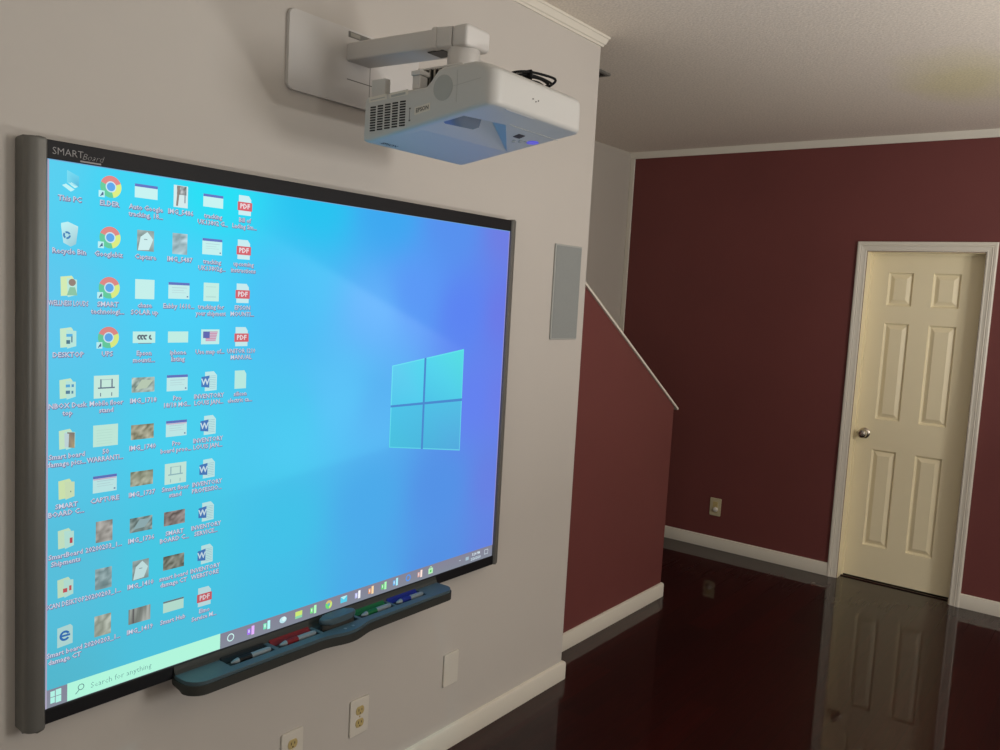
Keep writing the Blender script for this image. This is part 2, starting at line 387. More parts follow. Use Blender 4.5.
# on the far red wall
fo = tag(empty('power_outlet', (XF, .336, .286)), 'beige outlet plate with one round plug fitting on dark red wall', 'outlet')
bm = bmesh.new(); prism(bm, rect_round(.336-.039, .336+.039, .286-.06, .286+.06, .005), 'x', XF-.0005, XF-.0065, .0018, 2); finish('cover_plate', bm, M['beige'], fo)
bm = bmesh.new(); box(bm, (XF-.006, .336-.017, .286-.036), (XF-.0085, .336+.017, .286+.036), .001, 1); finish('insert', bm, M['ivory'], fo)
bm = bmesh.new(); lathe(bm, (XF-.008, .332, .270), (-1, 0, 0), [(0, .017), (.010, .016), (.014, .011), (.015, .004)], 20); finish('plug', bm, M['plate_white'], fo, smooth=True)

# ------------------------------------------------------------------ the interactive whiteboard
wb = tag(empty('interactive_whiteboard', (.7825, 0, .655)), 'large interactive whiteboard showing a blue computer desktop, mounted on white wall', 'whiteboard')
ZT, ZBm = 1.892, .655
bm = bmesh.new(); box(bm, (-.002, -.001, ZBm+.01), (1.567, -.040, ZT-.01)); finish('backing_panel', bm, M['frame'], wb)
bm = bmesh.new()
prism(bm, [(-.003, 0), (-.003, 0)] and [(0-.001, Z1), (1.566, Z1), (1.566, ZT), (-.001, ZT)], 'y', -.0401, -.0505, .0015, 2)
tf = finish('top_frame', bm, M['frame'], wb)
bm = bmesh.new(); prism(bm, [(-.001, ZBm), (1.566, ZBm), (1.566, Z0), (-.001, Z0)], 'y', -.004, -.0505, .0015, 2); finish('bottom_frame', bm, M['frame'], wb)
def rail(xin, xout, dz=.010):
    s = 1 if xout > xin else -1
    w = abs(xout-xin)
    prof = [(xin, -.001), (xin, -.052), (xin+s*.004, -.056)]
    for k in range(7):
        a = math.radians(90*k/6); rr = .022
        prof.append((xout-s*rr+s*rr*math.sin(a), -.056+rr-rr*math.cos(a)))
    prof.append((xout, -.001))
    bm = bmesh.new(); prism(bm, prof, 'z', ZBm-dz, ZT+.003)
    # ease the two ends
    ends = [e for e in bm.edges if all(abs(v.co.z-(ZT+.003)) < 1e-5 or abs(v.co.z-(ZBm-dz)) < 1e-5 for v in e.verts) and abs(e.verts[0].co.z-e.verts[1].co.z) < 1e-5]
    bmesh.ops.bevel(bm, geom=ends, offset=.006, segments=3, affect='EDGES', profile=.5)
    return finish('side_rail', bm, M['rail'], wb, smooth=True, sharp=30)
rail(-.0005, -.040); rail(1.5655, 1.601, .001)
# brand mark on the top frame
bm = bmesh.new()
fr = lambda ox, oz: (lambda x, y, z: (ox+x, -.0511-z*.2, oz+y))
add_text(bm, 'SMART', .0205, fr(.009, 1.8645), align='LEFT', offset=-.0002)
add_text(bm, 'Board', .0185, fr(.069, 1.8625), align='LEFT', offset=-.0004, shear=.35)
box(bm, (.066, -.0507, 1.8565), (.110, -.0511, 1.8598))
finish('lettering', bm, M['grey_mark'], tf)

# ---- the picture: a grid whose points carry the wallpaper's colours
class Pic:
    def __init__(s): s.bm = bmesh.new(); s.cl = s.bm.loops.layers.float_color.new('Col'); s.t = 0
    def poly(s, pts, cols, lay=1):
        y = YB-.0004-.00022*lay
        vs = [s.bm.verts.new((p[0], y, p[1])) for p in pts]
        f = s.bm.faces.new(vs)
        if not isinstance(cols[0], (tuple, list)): cols = [cols]*len(pts)
        for l, c in zip(f.loops, cols): l[s.cl] = (*srgb(*c), 1)
    def rect(s, x0, z0, x1, z1, c, lay=1): s.poly([(x0, z0), (x1, z0), (x1, z1), (x0, z1)], c, lay)
    def disc(s, x, z, r, c, lay=1, n=28, rz=None):
        rz = rz or r; s.poly([(x+r*math.cos(2*math.pi*k/n), z+rz*math.sin(2*math.pi*k/n)) for k in range(n)], c, lay)
    def sector(s, x, z, r0, r1, a0, a1, c, lay=1, n=12):
        A = [math.radians(a0+(a1-a0)*k/n) for k in range(n+1)]
        s.poly([(x+r1*math.cos(a), z+r1*math.sin(a)) for a in A]+[(x+r0*math.cos(a), z+r0*math.sin(a)) for a in A[::-1]], c, lay)
    def text(s, t, x, z, size, c, lay=1, align='CENTER', offset=0.0, maxw=None, res=1):
        vs, fs = text_mesh(t, size, align=align, res=res, offset=offset)
        if not vs: return
        k = 1
        if maxw:
            w = max(v.x for v in vs)-min(v.x for v in vs); k = min(1, maxw/w)
        y = YB-.0004-.00022*lay
        V = [s.bm.verts.new((x+v.x*k, y, z+v.y)) for v in vs]
        for f in fs:
            try: ff = s.bm.faces.new([V[i] for i in f])
            except ValueError: continue
            for l in ff.loops: l[s.cl] = (*srgb(*c), 1)
    def photo(s, x0, z0, x1, z1, rows, lay=1):
        # rows of colours, first row is the top; blended between points
        R = len(rows)-1; K = len(rows[0])-1
        for r in range(R):
            for k in range(K):
                xa, xb = x0+(x1-x0)*k/K, x0+(x1-x0)*(k+1)/K; za, zb = z1-(z1-z0)*(r+1)/R, z1-(z1-z0)*r/R
                s.poly([(xa, za), (xb, za), (xb, zb), (xa, zb)], [rows[r+1][k], rows[r+1][k+1], rows[r][k+1], rows[r][k]], lay)
    def done(s, name, parent):
        me = bpy.data.meshes.new(name); s.bm.to_mesh(me); s.bm.free(); me.materials.append(M['picture'])
        o = bpy.data.objects.new(name, me); C.objects.link(o); o.parent = parent; set_local(o, parent)
        return o
# sample colours of the wallpaper at board points (u 0..1 left to right, v 0..1 bottom to top)
SMP = [(0, 1, 92, 208, 240), (.12, .97, 66, 214, 246), (.25, 1, 40, 226, 246), (.45, 1, 40, 196, 240), (.62, 1, 62, 168, 240), (.8, 1, 88, 145, 238), (1, 1, 112, 126, 226),
       (0, .75, 96, 200, 238), (.2, .8, 76, 210, 248), (.4, .78, 76, 192, 246), (.6, .75, 100, 178, 250), (.7, .8, 92, 152, 246), (.85, .75, 92, 132, 242), (1, .75, 108, 122, 230),
       (0, .5, 92, 198, 230), (.2, .5, 74, 208, 238), (.4, .5, 76, 200, 240), (.52, .55, 92, 196, 248), (.62, .5, 90, 178, 242), (.9, .5, 100, 130, 240), (1, .5, 108, 126, 232),
       (0, .25, 88, 190, 218), (.2, .25, 70, 200, 226), (.4, .25, 66, 194, 232), (.6, .25, 76, 170, 234), (.8, .25, 84, 146, 230), (1, .25, 104, 128, 226),
       (0, 0, 84, 182, 204), (.2, 0, 76, 192, 220), (.4, 0, 66, 190, 228), (.6, 0, 76, 170, 232), (.8, 0, 84, 144, 226), (1, 0, 100, 130, 224)]
def wall_col(u, v):
    sw = 0; c = [0, 0, 0]
    for (a, b, *k) in SMP:
        w = 1/(((u-a)**2*1.6+(v-b)**2)+.004)**1.7
        sw += w
        for i in range(3): c[i] += w*k[i]
    c = [x/sw for x in c]
    x = X0+(X1-X0)*u; z = Z0+(Z1-Z0)*v
    # shafts of light leaving the window to the left
    top = 1.444+(1.348-x)*.385; bot = 1.147-(1.015-x)*.10-.0
    if x < 1.348:
        d = z-top
        k = 1/(1+math.exp(d/.006))
        k2 = 1/(1+math.exp(-(z-bot)/.006)) if x < 1.015 else 1
        g = max(0, 1-abs(d)/.25)*min(1, (1.348-x)/.3+.2)*max(0, min(1, (x-.45)/.4))
        c = [c[0]+16*k*k2*g, c[1]+11*k*k2*g, c[2]+6*k*k2*g]
        if x < 1.015:
            d2 = z-bot; gg = max(0, 1-abs(d2)/.22)*max(0, min(1, (x-.35)/.3))
            c = [c[0]+3*k2*gg, c[1]+9*k2*gg, c[2]+4*k2*gg]
    return [max(0, min(255, q)) for q in c]
def wallpaper():
    bm = bmesh.new(); cl = bm.loops.layers.float_color.new('Col')
    NX, NZ = 180, 134; G = []; K = []
    for j_ in range(NZ+1):
        G.append([bm.verts.new((X0+(X1-X0)*i/NX, YB-.0004, Z0+(Z1-Z0)*j_/NZ)) for i in range(NX+1)])
        K.append([(*srgb(*wall_col(i/NX, j_/NZ)), 1) for i in range(NX+1)])
    for j_ in range(NZ):
        for i in range(NX):
            f = bm.faces.new([G[j_][i], G[j_][i+1], G[j_+1][i+1], G[j_+1][i]])
            for l, c in zip(f.loops, (K[j_][i], K[j_][i+1], K[j_+1][i+1], K[j_+1][i])): l[cl] = c
    me = bpy.data.meshes.new('screen'); bm.to_mesh(me); bm.free(); me.materials.append(M['picture'])
    o = bpy.data.objects.new('screen', me); C.objects.link(o); o.parent = wb; set_local(o, wb)
    return o
screen = wallpaper()
bm = bmesh.new(); box(bm, (X0, -.0405, Z0), (X1, YB, Z1)); finish('screen_surface', bm, M['proj_grey'], wb)
# pale strips left unprojected along the left and right sides
p = Pic(); p.rect(X0, Z0, X0+.0055, Z1, (172, 165, 190), 5); p.rect(X1-.004, Z0+.04, X1, Z1, (150, 148, 205), 5); p.rect(X0, Z1-.0018, X1, Z1, (120, 165, 205), 6)
p.done('picture_edge', screen)
# the glowing four-pane window
p = Pic()
TL, TR, BR, BL = (1.013, 1.399), (1.348, 1.444), (1.353, 1.099), (1.014, 1.147)
def quad(u, v):     # u right, v down
    a = [TL[i]+(TR[i]-TL[i])*u for i in (0, 1)]; b = [BL[i]+(BR[i]-BL[i])*u for i in (0, 1)]
    return (a[0]+(b[0]-a[0])*v, a[1]+(b[1]-a[1])*v)
p.poly([quad(0, 0), quad(0, 1), quad(1, 1), quad(1, 0)], [(110, 225, 245), (92, 214, 232), (104, 205, 232), (96, 230, 232)], 1)
U, Vv = (.012, .425, .452, .988), (.012, .482, .508, .988)
cc = {(0, 0): ((98, 206, 240), (84, 200, 236), (84, 205, 238), (86, 216, 238)), (1, 0): ((86, 214, 238), (78, 196, 232), (82, 206, 232), (88, 222, 226)),
      (0, 1): ((78, 196, 232), (74, 192, 222), (76, 184, 222), (80, 192, 230)), (1, 1): ((80, 192, 230), (76, 180, 220), (84, 170, 222), (84, 190, 228))}
for i in (0, 1):
    for k in (0, 1):
        a, b, c_, d = U[2*i], U[2*i+1], Vv[2*k], Vv[2*k+1]
        q = cc[(i, k)]; p.poly([quad(a, c_), quad(a, d), quad(b, d), quad(b, c_)], [q[0], q[1], q[2], q[3]], 2)
for (a, b, c_, d) in ((.425, .452, 0, 1), (0, 1, .482, .508)):
    p.poly([quad(a, c_), quad(a, d), quad(b, d), quad(b, c_)], (76, 138, 206), 3)
p.done('wallpaper_window', screen)

WH = (196, 250, 252); SH = (122, 130, 164); TX = (208, 214, 230)
def caption(p, x, z, lines):
    for i, t_ in enumerate(lines):
        zz = z-.0405-.0158*i
        p.text(t_, x+.0008, zz-.0012, .0152, SH, 1, offset=.0011, maxw=.083)
        p.text(t_, x, zz, .0152, TX, 3, offset=.0001, maxw=.083)
def ph(base, seed, R=6, K=6, amt=34):
    rr = random.Random(seed); return [[tuple(max(0, min(255, c+d)) for c, d in zip(base, [rr.randint(-amt, amt)]*3)) for _ in range(K+1)] for _ in range(R+1)]
def ic(kind, p, x, z, seed=0, L=1.0):
    g = lambda c: tuple(int((v*.84+.16*q)*L) for v, q in zip(c, (176, 214, 226)))  # ambient room light mixed into the icon colours, dimmer down the rows
    W = g(WH)
    if kind == 'pc':
        p.poly([(x-.006, z+.022), (x+.019, z+.012), (x+.019, z-.010), (x-.006, z-.004)], [g((120, 225, 248)), g((96, 210, 240)), g((70, 180, 220)), g((110, 220, 245))], 1)
        p.poly([(x-.016, z-.010), (x-.008, z-.006), (x+.010, z-.016), (x+.002, z-.021)], W, 1); p.poly([(x-.004, z-.004), (x+.004, z-.002), (x+.018, z-.009), (x+.010, z-.013)], W, 1)
    elif kind == 'bin':
        p.poly([(x-.017, z+.021), (x-.003, z+.025), (x+.018, z+.017), (x+.018, z+.012), (x+.014, z-.020), (x+.003, z-.026), (x-.012, z-.019), (x-.017, z+.015)], [W, W, g((210, 250, 250)), g((190, 230, 235)), g((150, 205, 215)), g((160, 210, 220)), g((190, 235, 240)), W], 1)
        p.sector(x-.005, z-.003, .004, .008, 20, 120, g((60, 120, 180)), 2); p.sector(x-.005, z-.003, .004, .008, 140, 240, g((60, 120, 180)), 2); p.sector(x-.005, z-.003, .004, .008, 260, 360, g((60, 120, 180)), 2)
    elif kind in ('folder', 'folder2', 'ufolder', 'pfolder', 'efolder', 'rfolder', 'rfolder2'):
        Y = g((226, 246, 178)) if kind in ('efolder', 'ufolder') else g((214, 246, 204))
        p.poly([(x-.017, z+.019), (x+.006, z+.022), (x+.010, z+.017), (x+.010, z-.020), (x-.003, z-.020), (x-.016, z-.021)], Y, 1)
        p.poly([(x-.004, z+.017), (x+.017, z+.014), (x+.017, z-.018), (x-.002, z-.023)], g((196, 244, 228)) if kind != 'efolder' else g((220, 240, 186)), 2)
        if kind == 'folder': p.rect(x-.004, z+.002, x+.009, z+.008, g((80, 180, 235)), 3); p.rect(x-.004, z-.013, x+.004, z-.005, g((70, 110, 130)), 3); p.rect(x+.006, z-.010, x+.009, z+.004, g((90, 130, 150)), 3)
        if kind == 'folder2': p.rect(x-.004, z+.003, x+.005, z+.009, g((80, 170, 225)), 3); p.rect(x+.008, z+.003, x+.013, z+.009, g((80, 150, 200)), 3); p.rect(x-.004, z-.011, x+.005, z-.004, g((80, 120, 150)), 3); p.rect(x+.008, z-.011, x+.012, z-.005, g((80, 130, 160)), 3)
        if kind == 'ufolder': p.disc(x+.007, z+.008, .0075, g((150, 120, 105)), 3); p.poly([(x-.004, z-.019), (x+.018, z-.019), (x+.013, z-.002), (x+.002, z-.002)], g((140, 200, 160)), 3)
        if kind == 'pfolder': p.poly([(x+.000, z+.015), (x+.016, z+.013), (x+.016, z-.021), (x+.003, z-.018)], [g((140, 120, 110)), g((120, 105, 100)), g((190, 160, 110)), g((130, 120, 110))], 3); p.poly([(x-.006, z+.014), (x+.004, z+.011), (x+.003, z-.016), (x-.005, z-.018)], g((205, 225, 228)), 4)
        if kind == 'efolder': p.rect(x+.008, z-.008, x+.010, z-.005, g((90, 120, 110)), 3)
        if kind == 'rfolder': p.rect(x+.008, z-.012, x+.014, z-.000, g((205, 60, 70)), 3)
        if kind == 'rfolder2': p.rect(x-.005, z-.011, x+.004, z-.002, g((215, 70, 75)), 3); p.rect(x+.008, z-.009, x+.013, z+.002, g((215, 70, 75)), 3)
    elif kind == 'wheel':
        p.sector(x+.003, z, .0, .0235, 22, 158, g((236, 128, 122)), 1); p.sector(x+.003, z, .0, .0235, 158, 285, g((92, 206, 150)), 1); p.sector(x+.003, z, .0, .0235, 285, 382, g((232, 246, 118)), 1)
        p.poly([(x-.006, z+.0235*.9), (x+.025, z+.010), (x+.003, z+.0105)], g((236, 128, 122)), 2)
        p.disc(x+.003, z, .0118, g((210, 240, 250)), 3); p.disc(x+.003, z, .0092, g((84, 162, 240)), 4)
        p.rect(x-.024, z-.024, x-.011, z-.010, W, 5); p.poly([(x-.020, z-.020), (x-.0135, z-.0145), (x-.0135, z-.020)], g((70, 90, 130)), 6); p.poly([(x-.021, z-.0215), (x-.019, z-.0225), (x-.0135, z-.0135), (x-.0155, z-.0125)], g((70, 90, 130)), 6)
    elif kind == 'edoc':
        p.poly([(x-.016, z-.024), (x+.017, z-.021), (x+.017, z+.017), (x+.012, z+.023), (x-.016, z+.020)], g((196, 240, 234)), 1)
        p.sector(x, z, .0065, .0115, 25, 325, g((40, 105, 190)), 2, 20); p.rect(x-.009, z-.002, x+.0115, z+.0025, g((40, 105, 190)), 2)
    elif kind in ('win', 'winr', 'winp'):
        h_ = .015 if kind == 'win' else .019
        p.rect(x-.027, z-h_, x+.027, z+h_, g((206, 250, 246)), 1); p.rect(x-.027, z+h_-.006, x+.027, z+h_, g((92, 104, 190)), 2)
        if kind != 'win': p.rect(x-.018, z+.006, x+.020, z+.0075, g((185, 215, 220)), 2); p.rect(x-.018, z, x+.012, z+.0012, g((190, 220, 222)), 2); p.rect(x-.018, z-.005, x+.018, z-.004, g((190, 220, 222)), 2); p.rect(x+.020, z-.015, x+.024, z-.012, g((90, 110, 160)), 2)
        if kind == 'winp': p.rect(x-.026, z+.010, x+.026, z+.0125, g((220, 180, 210)), 2)
    elif kind == 'drawing':
        p.rect(x-.028, z-.025, x+.028, z+.025, g((214, 250, 232)), 1)
        k = g((96, 108, 130)) if seed == 0 else g((150, 190, 195))
        for dx in (-.013, .012): p.rect(x+dx-.001, z-.002, x+dx+.002, z+.017, k, 2); p.rect(x+dx-.001, z-.021, x+dx+.001, z-.013, k, 2)
        p.rect(x-.019, z-.004, x+.019, z-.001, k, 2); p.rect(x-.012, z+.015, x+.012, z+.0165, g((170, 200, 200)), 2)
    elif kind == 'sheet': p.rect(x-.028, z-.024, x+.028, z+.024, g((206, 250, 228)), 1); [p.rect(x-.02, z-.018+.006*i, x+.015, z-.0172+.006*i, g((190, 232, 214)), 2) for i in range(6)]
    elif kind == 'page': p.rect(x-.023, z-.022, x+.023, z+.022, g((208, 252, 244)), 1)
    elif kind == 'pagel':
        p.rect(x-.021, z-.022, x+.021, z+.022, g((206, 250, 236)), 1)
        for dz in (.012, -.011, -.013): p.rect(x-.015, z+dz, x+.013, z+dz+.001, g((178, 218, 212)), 2)
    elif kind == 'wide': p.rect(x-.026, z-.013, x+.026, z+.013, g((206, 252, 238)), 1)
    elif kind == 'wided':
        p.rect(x-.027, z-.013, x+.027, z+.013, g((206, 252, 240)), 1)
        for dx in (-.011, -.004, .004, .017): p.sector(x+dx, z, .002, .006, 30+40*dx*100, 290, g((90, 100, 110)), 2)
        p.rect(x-.014, z-.0145, x+.018, z-.013, g((120, 110, 120)), 2)
    elif kind == 'card': p.rect(x-.026, z-.014, x+.028, z+.014, g((205, 250, 228)), 1); p.rect(x-.026, z+.010, x+.028, z+.014, g((110, 120, 125)), 2)
    elif kind == 'flag':
        p.rect(x-.025, z-.018, x+.025, z+.018, g((206, 252, 244)), 1)
        for i in range(6): p.rect(x-.003 if i < 4 else x-.013, z+.011-.004*i, x+.020-.001*i, z+.013-.004*i, g((216, 130, 160)), 2); p.rect(x-.003 if i < 4 else x-.013, z+.009-.004*i, x+.020-.001*i, z+.011-.004*i, g((220, 205, 225)), 2)
        p.rect(x-.020, z-.003, x-.002, z+.013, g((88, 92, 175)), 3)
    elif kind == 'word':
        p.poly([(x-.012, z-.024), (x+.021, z-.023), (x+.021, z+.014), (x+.012, z+.024), (x-.012, z+.023)], g((206, 250, 248)), 1)
        for i in range(8): p.rect(x+.001, z-.018+.0043*i, x+.018, z-.0172+.0043*i, g((130, 178, 196)), 2)
        p.poly([(x-.022, z-.013), (x+.000, z-.016), (x+.000, z+.014), (x-.022, z+.011)], g((62, 112, 190)), 3); p.text('W', x-.011, z-.008, .021, g((220, 240, 250)), 4, offset=.0006)
    elif kind == 'pdf':
        p.poly([(x-.018, z-.024), (x+.018, z-.024), (x+.018, z+.015), (x+.011, z+.024), (x-.018, z+.024)], g((210, 246, 248)), 1)
        p.rect(x-.021, z-.013, x+.021, z+.008, g((224, 84, 92)), 2); p.text('PDF', x, z-.0075, .0165, g((250, 225, 228)), 3, offset=.0006)
    elif kind == 'blank': p.poly([(x-.017, z-.023), (x+.017, z-.023), (x+.017, z+.014), (x+.011, z+.023), (x-.017, z+.023)], g((198, 250, 236)), 1)
    elif kind == 'photo_t':   # upright snapshot
        bs = ((205, 228, 224), (165, 190, 196), (150, 172, 172), (168, 158, 148), (188, 190, 170))[seed % 5]
        p.photo(x-.019, z-.024, x+.019, z+.024, ph(g(bs), seed+3, 6, 4), 1)
    elif kind == 'capture':
        p.photo(x-.020, z-.023, x+.020, z+.023, ph(g((150, 165, 160)), seed+9, 4, 4, 20), 1)
        p.poly([(x-.018, z-.022), (x-.012, z+.008), (x+.004, z+.020), (x+.018, z+.004), (x+.008, z-.020)], g((216, 248, 246)), 2); p.rect(x-.004, z+.002, x+.004, z+.004, g((140, 160, 165)), 3)
    elif kind == 'tallshot':
        p.rect(x-.018, z-.025, x+.018, z+.025, g((222, 240, 238)), 1); p.photo(x-.010, z+.004, x+.014, z+.024, ph(g((150, 150, 150)), 7, 3, 4, 60), 2)
        p.poly([(x-.012, z-.022), (x-.007, z-.022), (x-.002, z+.024), (x-.008, z+.024)], g((140, 120, 110)), 3); p.rect(x+.009, z-.014, x+.012, z+.006, g((130, 140, 150)), 3)
    elif kind == 'photo_w':
        bs = ((168, 182, 170), (160, 150, 120), (160, 158, 130), (128, 142, 136), (132, 112, 104), (120, 116, 100))[seed % 6]
        p.photo(x-.028, z-.017, x+.027, z+.017, ph(g(bs), seed*7+1, 5, 7, 42), 1)
        if seed % 6 in (0, 3): p.poly([(x-.02, z-.010), (x+.008, z-.008), (x+.024, z+.010), (x-.004, z+.012)], g((196, 210, 180)) if seed % 6 == 0 else g((150, 180, 182)), 2)
    elif kind == 'strip':
        p.photo(x-.028, z-.018, x+.026, z+.018, ph(g((160, 160, 150)), 31, 1, 9, 40), 1); p.rect(x-.018, z-.017, x-.015, z+.017, g((90, 80, 80)), 2)
ICONS = {
 0: [('pc', 'This PC'), ('bin', 'Recycle Bin'), ('ufolder', 'WELLNESS LOUDS'), ('folder', 'DESKTOP'), ('folder2', 'NBOX Desk|top'), ('pfolder', 'Smart board|damage pics...'),
     ('efolder', 'SMART|BOARD C...'), ('rfolder', 'SmartBoard|Shipments'), ('rfolder2', 'SCAN DESKTOP'), ('edoc', 'Smart board|damage CT')],
 1: [('wheel', 'ELDER'), ('wheel', 'Googlebiz'), ('wheel', 'SMART|technologi...'), ('wheel', 'UPS'), ('drawing', 'Mobile floor|stand'), ('sheet', '50|WARRANTI...'),
     ('winp', 'CAPTURE'), ('photo_t3', '20200203_1...'), ('photo_t2', '20200203_1...'), ('photo_t4', '20200203_1...')],
 2: [('win', 'Auto Google|tracking, 18...'), ('capture', 'Capture'), ('page', 'chase|SOLAR up'), ('wided', 'Epson|mounti...'), ('photo_w0', 'IMG_1718'), ('photo_w1', 'IMG_1740'),
     ('photo_w2', 'IMG_1737'), ('photo_w3', 'IMG_1736'), ('capture', 'IMG_1410'), ('strip', 'IMG_1419')],
 3: [('tallshot', 'IMG_5486'), ('photo_t1', 'IMG_5487'), ('winr', 'Eabby 1610...'), ('wide', 'iphone|listing'), ('winr', 'Pro|18/18 MG...'), ('winp', 'Pro|board proo...'),
     ('drawing1', 'Smart floor|stand'), ('photo_w4', 'SMART|BOARD C...'), ('photo_w5', 'smart board|damage CT'), ('card', 'Smart Hub')],
 4: [('win', 'tracking|UK13802 G...'), ('winr', 'tracking|UK13802g...'), ('pagel', 'tracking for|your shipment'), ('flag', 'Use map of...'), ('word', 'INVENTORY|LOUIS JAN...'), ('word', 'INVENTORY|LOUIS JAN...'),
     ('word', 'INVENTORY|PROFESSIO...'), ('word', 'INVENTORY|SERVICE...'), ('word', 'INVENTORY|WEBSTORE'), ('pdf', 'Elmo|Service M...')],
 5: [('pdf', 'Bill of|Lading Sm...'), ('pdf', 'upcoming|instructions'), ('pdf', 'EPSON|MOUNTI...'), ('pdf', 'UNITOR 1210|MANUAL'), ('blank', 'silicon|electric ca...')],
}
CX = [.0475, .1315, .2155, .3, .3855, .4745]
for c_, lst in ICONS.items():
    for r_, (kind, cap) in enumerate(lst):
        x = CX[c_]-(.0045*r_/9 if c_ < 2 else 0); z = 1.815-.1083*r_
        seed = 0
        if kind[-1].isdigit() and kind not in ('folder2', 'rfolder2'): seed = int(kind[-1]); kind = kind[:-1]
        p = Pic(); ic(kind, p, x, z, seed, 1-.012*r_); caption(p, x, z, cap.split('|')); p.done('desktop_icon', screen)
# taskbar
TZ = Z0+.0405
p = Pic()
p.photo(X0+.004, Z0, X1, TZ, [[(134, 132, 150)]*4, [(132, 138, 152)]*4], 1)
# start mark
for a, b, c_, d in ((.013, .0228, .0225, .0355), (.0242, .0228, .036, .0368), (.013, .0085, .0225, .0215), (.0242, .007, .036, .0215)):
    p.rect(a, Z0+b, c_, Z0+d, (176, 240, 226), 3)
bar = p.done('taskbar', screen)
p = Pic(); p.rect(.049, Z0+.001, .434, TZ+.001, (178, 246, 220), 2)
p.sector(.079, Z0+.024, .0055, .0072, 0, 359.9, (90, 130, 130), 4, 24); p.poly([(.0735, Z0+.0185), (.0748, Z0+.0172), (.0675, Z0+.0105), (.0662, Z0+.0118)], (90, 130, 130), 4)
p.text('Search for anything', .1, Z0+.0135, .0188, (104, 150, 148), 4, align='LEFT', offset=-.0002)
p.done('search_box', screen)
tb = [(.465, 'ring', 0), (.528, 'p', (170, 120, 245)), (.579, 'p', (120, 235, 190)), (.632, 'ball', 0), (.686, 'fold', 0), (.739, 'p', (120, 230, 130)), (.795, 'wheel', 0), (.853, 'mail', 0),
      (.909, 'p', (190, 190, 240)), (.964, 'p', (235, 160, 110)), (1.019, 'p', (110, 220, 120)), (1.07, 'p', (110, 180, 235)), (1.127, 'ring2', 0), (1.183, 'p', (225, 170, 160)), (1.234, 'bag', 0)]
for x, k, c_ in tb:
    p = Pic(); z = Z0+.022
    if k == 'ring': p.sector(x, z, .0078, .0105, 0, 359.9, (205, 245, 240), 3, 24)
    elif k == 'ring2': p.sector(x, z, .007, .0115, 0, 359.9, (90, 150, 235), 3, 24)
    elif k == 'p': p.rect(x-.012, z-.009, x-.002, z+.007, c_, 3); p.rect(x+.001, z-.012, x+.010, z+.012, tuple(min(255, v+60) for v in c_), 3); p.rect(x-.0085, z-.004, x-.0055, z+.004, (235, 245, 250), 4)
    elif k == 'ball': p.disc(x, z, .012, (190, 232, 240), 3, rz=.009); p.disc(x+.003, z+.002, .006, (225, 250, 250), 4)
    elif k == 'fold': p.rect(x-.012, z-.010, x+.012, z+.010, (205, 232, 120), 3); p.rect(x-.012, z-.010, x+.012, z-.003, (140, 214, 170), 4)
    elif k == 'wheel': p.sector(x, z, 0, .0125, 30, 150, (215, 190, 120), 3); p.sector(x, z, 0, .0125, 150, 280, (110, 220, 120), 3); p.sector(x, z, 0, .0125, 280, 390, (205, 235, 120), 3); p.disc(x, z, .005, (110, 180, 190), 4)
    elif k == 'mail': p.rect(x-.013, z-.009, x+.013, z+.010, (90, 205, 235), 3); p.poly([(x-.013, z+.010), (x, z), (x+.013, z+.010)], (180, 240, 245), 4)
    elif k == 'bag': p.rect(x-.011, z-.011, x+.011, z+.007, (185, 240, 190), 3); p.sector(x, z+.007, .004, .0065, 0, 180, (185, 240, 190), 3); p.rect(x-.004, z-.006, x+.004, z+.002, (90, 200, 100), 4)
    p.done('taskbar_icon', bar)
p = Pic()
p.poly([(1.378, Z0+.019), (1.384, Z0+.024), (1.390, Z0+.019), (1.384, Z0+.0215)], (205, 225, 235), 3); p.done('tray_arrow', bar); p = Pic()
p.rect(1.415, Z0+.014, 1.432, Z0+.026, (165, 190, 205), 3)
p.done('keyboard_symbol', bar); p = Pic()
p.text('5:24 PM', 1.472, Z0+.0235, .0135, (215, 232, 240), 3, offset=.0003); p.text('2/26/2020', 1.472, Z0+.0075, .0135, (205, 225, 235), 3, offset=.0003)
p.done('clock', bar); p = Pic()
for a in ((1.520, .014, 1.5215, .031), (1.539, .014, 1.5405, .031), (1.520, .014, 1.5405, .0155), (1.520, .0295, 1.5405, .031)): p.rect(a[0], Z0+a[1], a[2], Z0+a[3], (215, 232, 240), 3)
p.done('notification_symbol', bar)

# ---- pen tray
TX0, TX1 = .297, 1.258
def tray_outline(inset=0):
    pts = []
    xa, xb = TX0+inset, TX1-inset; yb = -.051; yf = -.139+inset
    def arc(cx, cy, r, a0, a1, n=14): return [(cx+r*math.cos(math.radians(a0+(a1-a0)*k/n)), cy+r*math.sin(math.radians(a0+(a1-a0)*k/n))) for k in range(n+1)]
    pts += [(xa, yb)] + arc(xa+.045, yf+.045, .045, 180, 270) + [(.69, yf)]
    for k in range(1, 12):      # bulge under the eraser
        t_ = k/12; pts.append((.69+.2*t_, yf-.0125*(1-math.cos(2*math.pi*t_))/2*1.6))
    pts += [(.89, yf)] + arc(xb-.035, yf+.035, .035, 270, 360) + [(xb, yb)]
    return pts
tr = None
bm = bmesh.new()
prism(bm, tray_outline(), 'z', .6335, .6575)
low = [e for e in bm.edges if all(v.co.z < .634 for v in e.verts)]
bmesh.ops.bevel(bm, geom=low, offset=.015, segments=4, affect='EDGES', profile=.5)
tr = finish('pen_tray', bm, M['tray'], wb, smooth=True, sharp=40)
# back slope of the tray, rising in front of the lower frame
bm = bmesh.new()
prism(bm, [(-.0508, .640), (-.072, .6575), (-.060, .664), (-.055, .674), (-.0525, .6855), (-.0508, .6865)], 'x', TX0+.004, TX1-.004, .001, 1)
finish('tray_back', bm, M['tray'], tr, smooth=True, sharp=50)
